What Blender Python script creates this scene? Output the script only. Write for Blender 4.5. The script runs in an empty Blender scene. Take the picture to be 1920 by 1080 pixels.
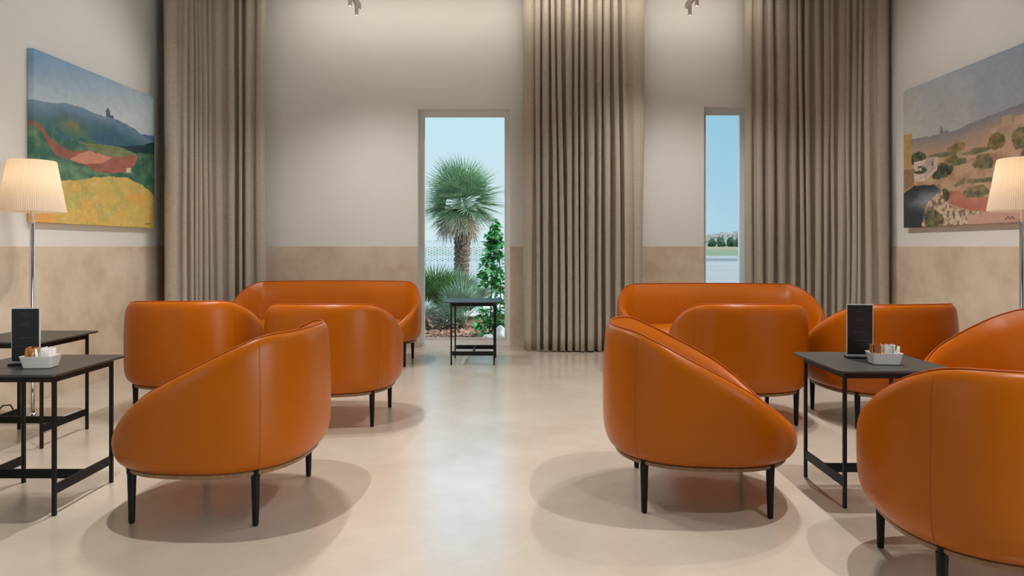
import bpy, bmesh, math, random
import numpy as np
from mathutils import Vector, Matrix, noise

sc = bpy.context.scene
COL = sc.collection
PI = math.pi
random.seed(7)

# ------------------------------------------------------------------ camera
cam_d = bpy.data.cameras.new('camera')
cam = bpy.data.objects.new('camera', cam_d)
COL.objects.link(cam)
cam.location = (0, 0, 1.05)
cam.rotation_euler = (PI / 2, 0, 0)
cam_d.sensor_width = 36
cam_d.lens = 1303 / 1920 * 36
cam_d.shift_x = -12 / 1920
cam_d.shift_y = -78 / 1920
cam_d.clip_end = 2000
sc.camera = cam

# ------------------------------------------------------------------ exposure
vs = sc.view_settings
vs.view_transform = 'Standard'
vs.look = 'None'
vs.gamma = 1
vs.use_curve_mapping = False
vs.exposure = 0.0
sc.cycles.max_bounces = 10
sc.cycles.diffuse_bounces = 4
sc.cycles.transparent_max_bounces = 12
sc.cycles.sample_clamp_indirect = 6

# ------------------------------------------------------------------ world
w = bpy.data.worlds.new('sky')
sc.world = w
w.use_nodes = True
nt = w.node_tree
nt.nodes.clear()
tc = nt.nodes.new('ShaderNodeTexCoord')
sep = nt.nodes.new('ShaderNodeSeparateXYZ')
nt.links.new(tc.outputs['Generated'], sep.inputs[0])
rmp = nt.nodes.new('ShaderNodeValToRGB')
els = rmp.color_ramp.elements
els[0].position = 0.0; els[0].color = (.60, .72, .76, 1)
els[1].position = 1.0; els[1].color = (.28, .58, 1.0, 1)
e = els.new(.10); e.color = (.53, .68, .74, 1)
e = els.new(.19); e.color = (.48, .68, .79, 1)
e = els.new(.245); e.color = (.40, .98, 1.55, 1)  # unseen sky band brightened to strengthen the floor reflection
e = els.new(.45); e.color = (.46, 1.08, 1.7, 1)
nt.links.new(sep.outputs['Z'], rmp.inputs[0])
mr = nt.nodes.new('ShaderNodeMapRange')
mr.inputs[1].default_value = 0.0; mr.inputs[2].default_value = .28
nt.links.new(sep.outputs['X'], mr.inputs[0])
mx = nt.nodes.new('ShaderNodeMix'); mx.data_type = 'RGBA'
nt.links.new(mr.outputs[0], mx.inputs[0])
nt.links.new(rmp.outputs[0], mx.inputs[6])
rm2 = nt.nodes.new('ShaderNodeValToRGB')
els = rm2.color_ramp.elements
els[0].position = 0.0; els[0].color = (.36, .56, .66, 1)
els[1].position = .25; els[1].color = (.22, .46, .62, 1)
nt.links.new(sep.outputs['Z'], rm2.inputs[0])
nt.links.new(rm2.outputs[0], mx.inputs[7])
bg = nt.nodes.new('ShaderNodeBackground')
# sky boosted far right and overhead, out of view, to add room light
right_boost = nt.nodes.new('ShaderNodeMapRange')
for i_, v_ in enumerate((.40, .74, 1.2, 14.0)): right_boost.inputs[i_ + 1].default_value = v_
nt.links.new(sep.outputs['X'], right_boost.inputs[0])
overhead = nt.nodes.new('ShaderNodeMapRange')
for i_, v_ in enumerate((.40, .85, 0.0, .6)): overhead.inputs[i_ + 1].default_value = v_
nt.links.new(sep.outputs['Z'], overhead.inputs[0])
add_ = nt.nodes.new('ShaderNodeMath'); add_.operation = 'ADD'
nt.links.new(right_boost.outputs[0], add_.inputs[0]); nt.links.new(overhead.outputs[0], add_.inputs[1])
white_ = nt.nodes.new('ShaderNodeMix'); white_.data_type = 'RGBA'
wf = nt.nodes.new('ShaderNodeMapRange')
for i_, v_ in enumerate((.42, .70, 0.0, 1.0)): wf.inputs[i_ + 1].default_value = v_
nt.links.new(sep.outputs['X'], wf.inputs[0]); nt.links.new(wf.outputs[0], white_.inputs[0])
nt.links.new(mx.outputs[2], white_.inputs[6]); white_.inputs[7].default_value = (.56, .58, .57, 1)
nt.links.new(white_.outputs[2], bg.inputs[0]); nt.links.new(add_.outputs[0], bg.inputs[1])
wo = nt.nodes.new('ShaderNodeOutputWorld')
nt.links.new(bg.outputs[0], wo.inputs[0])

# ------------------------------------------------------------------ sun and area lights
SPOT_W = (88, 88, 130, 130, 175, 170)      # from the far pair to the nearest head
COVE_W = 11
SIDE_FILL_W = 4


def aim(o, d):
    o.rotation_mode = 'QUATERNION'
    o.rotation_quaternion = Vector(d).to_track_quat('-Z', 'Y')


sd = bpy.data.lights.new('sun', 'SUN')
sd.energy = 2.6; sd.angle = .01; sd.color = (1, .95, .87)
so = bpy.data.objects.new('sun', sd); COL.objects.link(so)
so.location = (-20, 5, 30)
aim(so, (.5, .12, -.85))


def area(name, loc, d, sx, sy, power, color, portal=False):
    a = bpy.data.lights.new(name, 'AREA')
    a.shape = 'RECTANGLE'; a.size = sx; a.size_y = sy
    a.energy = power; a.color = color
    o = bpy.data.objects.new(name, a); COL.objects.link(o)
    o.location = loc; aim(o, d)
    if portal: a.cycles.is_portal = True
    return o


WARM = (1, .955, .90)
area('cove_light', (0, 6.66, 3.54), (0, .85, -.5), 4.7, .03, COVE_W, (1, .89, .78))
# cool fill lights added in unseen side openings behind the camera
area('side_fill', (-3.32, -1.2, 1.48), (1, 0, 0), 3.5, 2.4, SIDE_FILL_W, (.82, .92, 1))
area('side_fill', (3.36, -1.2, 1.48), (-1, 0, 0), 3.5, 2.4, SIDE_FILL_W * 1.5, (.82, .92, 1))
# skylight entering through the window openings (portals guide the sky's own light)
area('sky_portal', (-.566, 7.5, 1.25), (0, -1, 0), .95, 2.4, 1, (1, 1, 1), True)
area('sky_portal', (2.4, 7.5, 1.25), (0, -1, 0), .95, 2.4, 1, (1, 1, 1), True)


# ------------------------------------------------------------------ helpers
def srgb(r, g, b):
    f = lambda c: (c / 255 / 12.92) if c / 255 <= .04045 else ((c / 255 + .055) / 1.055) ** 2.4
    return (f(r), f(g), f(b), 1)


def tag(o, label=None, cat=None, group=None, kind=None):
    if label: o['label'] = label
    if cat: o['category'] = cat
    if group: o['group'] = group
    if kind: o['kind'] = kind
    return o


def empty(name, loc, rz=0):
    o = bpy.data.objects.new(name, None)
    o.empty_display_size = .1
    o.location = loc; o.rotation_euler = (0, 0, rz)
    COL.objects.link(o)
    return o


def obj(name, bm, m, parent=None, smooth=False, bevel=0, angle=None):
    if isinstance(bm, bmesh.types.BMesh):
        bmesh.ops.recalc_face_normals(bm, faces=bm.faces) if not getattr(bm, 'norecalc', False) else None
        me = bpy.data.meshes.new(name)
        bm.to_mesh(me); bm.free()
    else:
        me = bm
    if smooth:
        me.polygons.foreach_set('use_smooth', [True] * len(me.polygons))
        if angle: me.set_sharp_from_angle(angle=math.radians(angle))
    for q in (m if isinstance(m, (list, tuple)) else [m]):
        me.materials.append(q)
    o = bpy.data.objects.new(name, me)
    COL.objects.link(o)
    if parent: o.parent = parent
    if bevel:
        b = o.modifiers.new('bevel', 'BEVEL'); b.width = bevel; b.segments = 2; b.limit_method = 'ANGLE'
    return o


def copy_tree(o, parent=None):
    c = o.copy(); COL.objects.link(c)
    if parent: c.parent = parent
    for ch in list(o.children):
        copy_tree(ch, c)
    return c


def box(bm, x0, x1, y0, y1, z0, z1):
    v = [bm.verts.new((x, y, z)) for z in (z0, z1) for y in (y0, y1) for x in (x0, x1)]
    for f in ((0, 2, 3, 1), (4, 5, 7, 6), (0, 1, 5, 4), (2, 6, 7, 3), (0, 4, 6, 2), (1, 3, 7, 5)):
        bm.faces.new([v[i] for i in f])
    return v


def boxm(*a):
    bm = bmesh.new(); box(bm, *a); return bm


def lathe(bm, prof, seg=24, c=(0, 0, 0), cap=True):
    rings = []
    for r, z in prof:
        rings.append([bm.verts.new((c[0] + r * math.cos(2 * PI * k / seg), c[1] + r * math.sin(2 * PI * k / seg), c[2] + z)) for k in range(seg)])
    for a, b in zip(rings, rings[1:]):
        for k in range(seg):
            bm.faces.new((a[k], a[(k + 1) % seg], b[(k + 1) % seg], b[k]))
    if cap:
        bm.faces.new(rings[0][::-1]); bm.faces.new(rings[-1])


def tube(bm, pts, r, seg=8, closed=False):
    pts = [Vector(p) for p in pts]
    n = len(pts)
    rings = []
    up = Vector((0, 0, 1))
    for i, p in enumerate(pts):
        if closed: t = pts[(i + 1) % n] - pts[i - 1]
        else: t = pts[min(i + 1, n - 1)] - pts[max(i - 1, 0)]
        t.normalize()
        a = t.cross(up)
        if a.length < .05: a = t.cross(Vector((1, 0, 0)))
        a.normalize(); b = a.cross(t)
        rr = r[i] if isinstance(r, (list, tuple)) else r
        rings.append([bm.verts.new(p + (a * math.cos(2 * PI * k / seg) + b * math.sin(2 * PI * k / seg)) * rr) for k in range(seg)])
    for i in range(n if closed else n - 1):
        a, b = rings[i], rings[(i + 1) % n]
        for k in range(seg):
            bm.faces.new((a[k], a[(k + 1) % seg], b[(k + 1) % seg], b[k]))
    if not closed:
        bm.faces.new(rings[0][::-1]); bm.faces.new(rings[-1])


# ------------------------------------------------------------------ materials
def mat(name, color, rough=.5, metal=0, spec=.5, **kw):
    m = bpy.data.materials.new(name); m.use_nodes = True
    n = m.node_tree.nodes; l = m.node_tree.links
    p = n['Principled BSDF']
    p.inputs['Base Color'].default_value = color
    p.inputs['Roughness'].default_value = rough
    p.inputs['Metallic'].default_value = metal
    p.inputs['Specular IOR Level'].default_value = spec
    for k, v in kw.items():
        p.inputs[k.replace('_', ' ')].default_value = v
    return m


def mottle(m, c1, c2, scale=3, detail=6, bump=0, bscale=60, c3=None, stretch=None, rough_var=0, contrast=(.35, .65)):
    n = m.node_tree.nodes; l = m.node_tree.links; p = n['Principled BSDF']
    t = n.new('ShaderNodeTexCoord')
    src = t.outputs['Object']
    if stretch:
        mp = n.new('ShaderNodeMapping'); mp.inputs['Scale'].default_value = stretch
        l.new(src, mp.inputs[0]); src = mp.outputs[0]
    a = n.new('ShaderNodeTexNoise'); a.inputs['Scale'].default_value = scale; a.inputs['Detail'].default_value = detail
    a.inputs['Roughness'].default_value = .62
    l.new(src, a.inputs['Vector'])
    r = n.new('ShaderNodeValToRGB')
    r.color_ramp.elements[0].position = contrast[0]; r.color_ramp.elements[0].color = c1
    r.color_ramp.elements[1].position = contrast[1]; r.color_ramp.elements[1].color = c2
    if c3:
        q = r.color_ramp.elements.new((contrast[0] + contrast[1]) / 2); q.color = c3
    l.new(a.outputs['Fac'], r.inputs[0]); l.new(r.outputs[0], p.inputs['Base Color'])
    if rough_var:
        base = p.inputs['Roughness'].default_value
        mr = n.new('ShaderNodeMapRange'); mr.inputs[1].default_value = .3; mr.inputs[2].default_value = .7
        mr.inputs[3].default_value = base - rough_var; mr.inputs[4].default_value = base + rough_var
        l.new(a.outputs['Fac'], mr.inputs[0]); l.new(mr.outputs[0], p.inputs['Roughness'])
    if bump:
        b = n.new('ShaderNodeTexNoise'); b.inputs['Scale'].default_value = bscale; b.inputs['Detail'].default_value = 4
        l.new(src, b.inputs['Vector'])
        bu = n.new('ShaderNodeBump'); bu.inputs['Strength'].default_value = bump; bu.inputs['Distance'].default_value = .01
        l.new(b.outputs['Fac'], bu.inputs['Height']); l.new(bu.outputs[0], p.inputs['Normal'])
    return m


M = {}
M['wall'] = mottle(mat('wall_paint', (1, 1, 1, 1), .85, spec=.2), srgb(226, 226, 222), srgb(230, 230, 226), 1.2)
M['wains'] = mottle(mat('polished_plaster', (1, 1, 1, 1), .6, spec=.3), srgb(198, 178, 154), srgb(222, 207, 188), 2.6, 11, .05, 9, c3=srgb(214, 197, 175))
M['floor'] = mottle(mat('microcement', (1, 1, 1, 1), .27, spec=.4, Coat_Weight=1.0, Coat_Roughness=.24, Coat_IOR=1.5), srgb(184, 172, 157), srgb(206, 195, 181), 2.2, 9, contrast=(.25, .75))
M['ceil'] = mat('ceiling_paint', srgb(150, 146, 140), .9, spec=.2)
M['leather'] = mottle(mat('orange_leather', (1, 1, 1, 1), .34, spec=.24), (.41, .096, .0004, 1), (.45, .107, .0008, 1), 2, 3, .02, 260)
M['piping'] = mat('piping_leather', srgb(162, 74, 14), .5, spec=.2)
M['seam'] = mat('seam_thread', srgb(150, 68, 12), .6)
M['plate'] = mottle(mat('brown_plywood', (1, 1, 1, 1), .5), srgb(126, 92, 60), srgb(146, 110, 74), 6, stretch=(1, 8, 8))
M['black_leg'] = mat('black_stained_wood', srgb(13, 12, 12), .5, spec=.25)
M['black_metal'] = mat('black_powder_coat', srgb(15, 14, 14), .5, spec=.3)
M['table'] = mottle(mat('dark_slate_laminate', (1, 1, 1, 1), .42), srgb(50, 48, 46), srgb(62, 59, 56), 5, 6, stretch=(1, 4, 1))
M['chrome'] = mat('chrome', srgb(215, 215, 215), .08, 1)
M['frame'] = mat('aluminium_frame', srgb(240, 243, 241), .5, .0)
M['track'] = mat('white_metal', srgb(236, 237, 230), .5)
M['slot'] = mat('black_slot', srgb(10, 10, 10), .6)
M['china'] = mat('white_china', srgb(232, 230, 224), .25)
M['brown_sachet'] = mottle(mat('brown_paper', (1, 1, 1, 1), .6), srgb(150, 84, 40), srgb(205, 140, 84), 90, 2)
M['kraft_sachet'] = mottle(mat('kraft_paper', (1, 1, 1, 1), .6), srgb(196, 150, 100), srgb(222, 190, 148), 90, 2)
M['white_sachet'] = mottle(mat('white_paper', (1, 1, 1, 1), .6), srgb(222, 220, 216), srgb(245, 244, 240), 90, 2)
M['card'] = mat('black_card', srgb(9, 9, 11), .35)
M['print'] = mat('grey_print', srgb(74, 76, 78), .6)
M['acrylic'] = mat('clear_acrylic_edge', srgb(205, 208, 208), .15)


def linen(name, c1, c2):
    m = mat(name, c1, .9, spec=.15)
    n = m.node_tree.nodes; l = m.node_tree.links; p = n['Principled BSDF']
    t = n.new('ShaderNodeTexCoord')
    mp = n.new('ShaderNodeMapping'); mp.inputs['Scale'].default_value = (60, 60, 9)
    l.new(t.outputs['Object'], mp.inputs[0])
    a = n.new('ShaderNodeTexNoise'); a.inputs['Scale'].default_value = 4; a.inputs['Detail'].default_value = 5
    l.new(mp.outputs[0], a.inputs['Vector'])
    mp2 = n.new('ShaderNodeMapping'); mp2.inputs['Scale'].default_value = (9, 9, 160)
    l.new(t.outputs['Object'], mp2.inputs[0])
    b = n.new('ShaderNodeTexNoise'); b.inputs['Scale'].default_value = 3; b.inputs['Detail'].default_value = 4
    l.new(mp2.outputs[0], b.inputs['Vector'])
    ad = n.new('ShaderNodeMath'); ad.operation = 'ADD'
    l.new(a.outputs[0], ad.inputs[0]); l.new(b.outputs[0], ad.inputs[1])
    r = n.new('ShaderNodeValToRGB')
    r.color_ramp.elements[0].position = .75; r.color_ramp.elements[0].color = c1
    r.color_ramp.elements[1].position = 1.25; r.color_ramp.elements[1].color = c2
    l.new(ad.outputs[0], r.inputs[0]); l.new(r.outputs[0], p.inputs['Base Color'])
    bu = n.new('ShaderNodeBump'); bu.inputs['Strength'].default_value = .15; bu.inputs['Distance'].default_value = .002
    l.new(ad.outputs[0], bu.inputs['Height']); l.new(bu.outputs[0], p.inputs['Normal'])
    # a little daylight passes through the weave
    tr = n.new('ShaderNodeBsdfTranslucent'); l.new(r.outputs[0], tr.inputs[0])
    ms = n.new('ShaderNodeMixShader'); ms.inputs[0].default_value = .12
    out = n['Material Output']
    l.new(p.outputs[0], ms.inputs[1]); l.new(tr.outputs[0], ms.inputs[2]); l.new(ms.outputs[0], out.inputs[0])
    return m


M['linen'] = linen('linen_curtain', srgb(170, 161, 147), srgb(195, 187, 172))


def glass_mat():
    m = bpy.data.materials.new('window_glass'); m.use_nodes = True
    n = m.node_tree.nodes; l = m.node_tree.links; n.clear()
    t = n.new('ShaderNodeBsdfTransparent'); t.inputs[0].default_value = (.97, .99, .985, 1)
    g = n.new('ShaderNodeBsdfGlossy'); g.inputs['Roughness'].default_value = .02
    f = n.new('ShaderNodeFresnel'); f.inputs[0].default_value = 1.35
    ms = n.new('ShaderNodeMixShader'); o = n.new('ShaderNodeOutputMaterial')
    l.new(f.outputs[0], ms.inputs[0]); l.new(t.outputs[0], ms.inputs[1]); l.new(g.outputs[0], ms.inputs[2]); l.new(ms.outputs[0], o.inputs[0])
    return m


M['glass'] = glass_mat()


def emis(name, color, s):
    m = bpy.data.materials.new(name); m.use_nodes = True
    n = m.node_tree.nodes; l = m.node_tree.links; n.clear()
    e = n.new('ShaderNodeEmission'); e.inputs[0].default_value = color; e.inputs[1].default_value = s
    o = n.new('ShaderNodeOutputMaterial'); l.new(e.outputs[0], o.inputs[0])
    return m


M['lens'] = emis('lit_lens', (1, .9, .78, 1), 1.6)
M['bulb'] = emis('lit_bulb', (1, .78, .52, 1), 6)


def shade_mat():
    m = bpy.data.materials.new('pleated_shade'); m.use_nodes = True
    n = m.node_tree.nodes; l = m.node_tree.links; n.clear()
    d = n.new('ShaderNodeBsdfDiffuse'); d.inputs[0].default_value = srgb(236, 226, 212)
    t = n.new('ShaderNodeBsdfTranslucent'); t.inputs[0].default_value = srgb(245, 228, 205)
    ms = n.new('ShaderNodeMixShader'); ms.inputs[0].default_value = .45
    o = n.new('ShaderNodeOutputMaterial')
    l.new(d.outputs[0], ms.inputs[1]); l.new(t.outputs[0], ms.inputs[2]); l.new(ms.outputs[0], o.inputs[0])
    return m


M['shade'] = shade_mat()
# outdoors
M['mulch'] = mottle(mat('bark_mulch', (1, 1, 1, 1), .9, spec=.1), srgb(116, 84, 66), srgb(196, 160, 138), 40, 4)
M['soil'] = mottle(mat('soil', (1, 1, 1, 1), .95, spec=.1), srgb(70, 50, 40), srgb(120, 92, 76), 14, 5)
M['paving'] = mottle(mat('pale_paving', (1, 1, 1, 1), .9, spec=.1), srgb(156, 150, 144), srgb(176, 170, 164), 2)
M['apron'] = mottle(mat('concrete_apron', (1, 1, 1, 1), .9, spec=.1), srgb(118, 116, 113), srgb(132, 130, 127), .08, 5)
M['asphalt'] = mat('grey_asphalt', srgb(92, 96, 96), .9, spec=.1)
M['field'] = mottle(mat('dry_grass', (1, 1, 1, 1), .95, spec=.1), srgb(74, 92, 62), srgb(108, 112, 86), .05, 6)
M['sandwall'] = mat('sand_wall', srgb(176, 160, 136), .9, spec=.1)
M['tree'] = mottle(mat('dark_foliage', (1, 1, 1, 1), .9, spec=.1), srgb(36, 56, 44), srgb(74, 96, 68), .8, 6)
M['bldg'] = mat('pale_render', srgb(170, 158, 150), .9, spec=.1)
M['bldg_win'] = mat('dark_pane', srgb(90, 96, 104), .4)
M['palm_green'] = mottle(mat('palm_leaf', (1, 1, 1, 1), .5), srgb(76, 114, 84), srgb(146, 172, 128), 5, 4)
M['palm_dry'] = mottle(mat('dry_palm_leaf', (1, 1, 1, 1), .7), srgb(128, 120, 100), srgb(168, 158, 136), 5, 4)
M['palm_dwarf'] = mottle(mat('green_fan_leaf', (1, 1, 1, 1), .5), srgb(40, 84, 44), srgb(96, 136, 80), 5, 4)
M['palm_blue'] = mottle(mat('blue_fan_leaf', (1, 1, 1, 1), .55), srgb(92, 124, 102), srgb(152, 178, 152), 5, 4)
M['silver'] = mottle(mat('silver_leaf', (1, 1, 1, 1), .7), srgb(150, 166, 152), srgb(190, 200, 186), 5, 4)
M['trunk'] = mottle(mat('fibrous_trunk', (1, 1, 1, 1), .95, spec=.1), srgb(62, 52, 44), srgb(128, 112, 98), 26, 6, .8, 60)
M['climb'] = mottle(mat('glossy_leaf', (1, 1, 1, 1), .4), srgb(40, 120, 62), srgb(96, 176, 96), 12, 3)
M['stem'] = mat('brown_stem', srgb(116, 92, 74), .9, spec=.1)
M['rock'] = mottle(mat('white_rock', (1, 1, 1, 1), .9, spec=.1), srgb(190, 184, 178), srgb(222, 218, 212), 8)
M['fence'] = mat('galvanised_mesh', srgb(196, 200, 200), .5, .3)


# ------------------------------------------------------------------ room shell
XL, XR, YB, YF = -3.26, 3.30, 7.20, -4.0
HC = 3.62
T = .34
HW = 1.05                                  # top of the plaster wainscot
W1 = (-1.044, -.088, 0.0, 2.476)
W2 = (1.923, 2.88, 0.0, 2.498)

floor = tag(obj('floor', boxm(XL, XR, YF, YB + T, -.12, 0), M['floor']), kind='structure')
tag(obj('ceiling', boxm(XL - T, XR + T, YF - T, YB + T, HC, HC + .3), M['ceil']), kind='structure')
tag(obj('ceiling', boxm(-2.7, 2.74, YF + .3, 6.60, 3.45, HC - .001), M['ceil']), kind='structure')

M['low_bounce'] = mottle(mat('low_bounce_dark_wall', (1, 1, 1, 1), .6), srgb(58, 46, 38), srgb(74, 60, 48), 3, stretch=(6, 6, 1))  # unseen front walls made dark to cut bounce light
bm = bmesh.new()
for x0, x1, z0, z1 in ((XL - T, W1[0], 0, HC), (W1[1], W2[0], 0, HC), (W2[1], XR + T, 0, HC), (W1[0], W1[1], W1[3], HC), (W2[0], W2[1], W2[3], HC)):
    box(bm, x0, x1, YB, YB + T, z0, z1)
tag(obj('wall_back', bm, M['wall']), kind='structure')
for nm, x0, x1 in (('wall_left', XL - T, XL), ('wall_right', XR, XR + T)):
    bm = bmesh.new()
    box(bm, x0, x1, .6, YB, 0, HC)
    tag(obj(nm, bm, M['wall']), kind='structure')
    bm = bmesh.new()
    box(bm, x0, x1, -3.0, .6, 0, .25); box(bm, x0, x1, -3.0, .6, 2.7, HC)
    box(bm, x0, x1, YF, -3.0, 0, HC)
    tag(obj(nm, bm, M['low_bounce']), kind='structure')
tag(obj('wall_front', boxm(XL - T, XR + T, YF - T, YF, 0, HC), M['low_bounce']), kind='structure')
# wainscot of polished plaster
k = 0
for a in ((XL, W1[0], YB - .004, YB + .01), (W1[1], W2[0], YB - .004, YB + .01), (W2[1], XR, YB - .004, YB + .01),
          (XL - .01, XL + .004, .6, YB - .004), (XR - .004, XR + .01, .6, YB - .004)):
    k += 1
    tag(obj('trim_%d' % k, boxm(*a, 0, HW), M['wains']), kind='structure')


def window(name, W, mull=None):
    x0, x1, z0, z1 = W
    r = empty(name, ((x0 + x1) / 2, YB + .18, 0))
    tag(r, kind='structure')
    cx = (x0 + x1) / 2
    f = .046; y0, y1 = -.03, .04
    bm = bmesh.new()
    box(bm, x0 - cx, x0 - cx + f, y0, y1, z0, z1)
    box(bm, x1 - cx - f, x1 - cx, y0, y1, z0, z1)
    box(bm, x0 - cx + f, x1 - cx - f, y0, y1, z1 - f * 1.1, z1)
    box(bm, x0 - cx + f, x1 - cx - f, y0, y1, z0, z0 + .075)
    if mull: box(bm, mull - cx, mull - cx + .05, y0, y1, z0 + .075, z1 - f * 1.1)
    obj('window_frame', bm, M['frame'], r)
    bm = bmesh.new()
    g = .012
    a, b, c, d = x0 - cx + f, x1 - cx - f, z0 + .075, z1 - f * 1.1
    box(bm, a, a + g, y0 - .006, y0, c, d); box(bm, b - g, b, y0 - .006, y0, c, d)
    box(bm, a + g, b - g, y0 - .006, y0, c, c + g); box(bm, a + g, b - g, y0 - .006, y0, d - g, d)
    obj('glazing_bead', bm, M['track'], r)
    bm = bmesh.new()
    v = [bm.verts.new(p) for p in ((a, .005, c), (b, .005, c), (b, .005, d), (a, .005, d))]
    bm.faces.new(v)
    obj('pane', bm, M['glass'], r)


window('window_1', W1)
window('window_2', W2, 2.345)


# ------------------------------------------------------------------ curtains
def curtain(path, label, seed, pitch=.086, amp=.060, top=3.585, wide=()):
    rnd = random.Random(seed)
    P = [Vector((x, y, 0)) for x, y in path]
    # resample with Catmull-Rom
    dense = []
    for i in range(len(P) - 1):
        p0, p1, p2, p3 = P[max(i - 1, 0)], P[i], P[i + 1], P[min(i + 2, len(P) - 1)]
        for s in range(40):
            t = s / 40
            dense.append(.5 * ((2 * p1) + (p2 - p0) * t + (2 * p0 - 5 * p1 + 4 * p2 - p3) * t * t + (3 * p1 - p0 - 3 * p2 + p3) * t ** 3))
    dense.append(P[-1])
    S = [0]
    for a, b in zip(dense, dense[1:]): S.append(S[-1] + (b - a).length)
    L = S[-1]
    xs = [p.x for p in dense]; ys = [p.y for p in dense]
    # irregular folds
    edges = [0.0]
    while edges[-1] < L - pitch * .5:
        u = edges[-1] / L
        p = pitch * rnd.choice((rnd.uniform(.55, .9), rnd.uniform(.8, 1.2), rnd.uniform(1.1, 1.75)))
        for a, b, k in wide:
            if a <= u < b: p = pitch * k
        edges.append(edges[-1] + p)
    edges[-1] = L
    n = len(edges) - 1
    A = [amp * rnd.uniform(.6, 1.25) for _ in range(n + 1)]
    for e_ in (0, 1, n - 1, n): A[e_] *= .45                 # the ends hang flatter
    LN = [rnd.uniform(-1, 1) for _ in range(n + 1)]
    per = 14
    rows = 26
    bm = bmesh.new()
    grid = []
    for j in range(rows + 1):
        h = j / rows
        z = .012 + (top - .012) * h
        row = []
        for i in range(n):
            for q in range(per + (1 if i == n - 1 else 0)):
                t = q / per
                s = edges[i] + (edges[i + 1] - edges[i]) * t
                am = A[i] * (1 - t) + A[i + 1] * t
                ph = 2 * PI * t
                # hand-tucked folds: narrow valleys, broad rounded crests
                c = math.cos(ph)
                off = -am * (1 - 2 * (((1 - c) / 2) ** .42)) * (.72 + .34 * (1 - h))
                lean = (LN[i] * (1 - t) + LN[i + 1] * t) * .022 * math.sin(PI * h * 1.1 + LN[i] * 1.5)
                tan_off = .012 * math.sin(2 * ph) * (1 - .4 * h) + lean
                wob = .012 * noise.noise(Vector((s * 2.2, z * .9, seed * 3.1)))
                ss = min(max(s + tan_off, 0), L)
                x = np.interp(ss, S, xs); y = np.interp(ss, S, ys)
                x2 = np.interp(min(ss + .01, L), S, xs) - np.interp(max(ss - .01, 0), S, xs)
                y2 = np.interp(min(ss + .01, L), S, ys) - np.interp(max(ss - .01, 0), S, ys)
                l = math.hypot(x2, y2) or 1
                nx, ny = y2 / l, -x2 / l
                row.append(bm.verts.new((x + nx * (off + wob), y + ny * (off + wob), z)))
        grid.append(row)
    for a, b in zip(grid, grid[1:]):
        for k in range(len(a) - 1):
            bm.faces.new((a[k], a[k + 1], b[k + 1], b[k]))
    o = obj('curtain', bm, M['linen'], None, True)
    s = o.modifiers.new('cloth', 'SOLIDIFY'); s.thickness = .004; s.offset = 0
    return tag(o, label, 'curtain', 'floor length linen curtains')


curtain([(-3.13, 6.10), (-3.02, 6.10), (-2.98, 6.3), (-2.95, 6.6), (-2.82, 6.86), (-2.66, 6.95), (-2.53, 6.97)],
        'beige linen curtain in the left corner beside the green field painting', 3, wide=((0, .08, 2.0),))
curtain([(.045, 6.97), (.4, 6.955), (.8, 6.955), (1.27, 6.99)],
        'beige linen curtain hanging between the tall window and the narrow window', 5, pitch=.080, wide=((0, .09, 1.5), (.82, .97, 1.7)))
curtain([(2.28, 6.99), (2.5, 6.95), (2.75, 6.9), (2.96, 6.7), (3.06, 6.45), (3.11, 6.24), (3.17, 6.11), (3.262, 6.09)],
        'beige linen curtain in the right corner covering part of the narrow window', 11, wide=((.86, .99, 2.0),))


# ------------------------------------------------------------------ tub chairs and sofas
HT_Y = [-.41, -.30, -.19, -.115, .03, .14, .21, .265, .315, .37, .42]
HT_H = [.722, .716, .670, .634, .565, .509, .465, .425, .380, .338, .315]
_yy = np.linspace(-.6, .6, 601)
_hh = np.interp(_yy, HT_Y, HT_H)
_hh = np.convolve(np.pad(_hh, 20, mode='edge'), np.ones(41) / 41, 'valid')
ZB = .213


def rim_h(y): return float(np.interp(y, _yy, _hh))


def d_body(z): return float(np.interp(z, [.213, .222, .235, .26, .30, .36, .5, .6, .715], [.042, .028, .018, .008, .002, .0, .0, .004, .014]))


class Tub:
    def __init__(s, a, b, L, n=2.5):
        s.a, s.b, s.L, s.n = a, b, L, n

    def plan(s, th, d):
        S, C = math.sin(th), math.cos(th)
        a, b = s.a - d, s.b - d
        x = a * math.copysign(abs(S) ** (2 / s.n), S)
        y = -b * math.copysign(abs(C) ** (2 / s.n), C)
        if s.L:
            x += s.L * max(-1, min(1, x / .24))
        return x, y

    def outer(s, th, z, h):
        d = d_body(z)
        f = min(1, max(0, (h - .32) / .36))
        r = .095 - .045 * f
        u = h - z
        if u < r: d += (.045 - .025 * f) * (1 - math.sqrt(max(0, 1 - ((r - u) / r) ** 2)))
        return s.plan(th, d)


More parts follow.
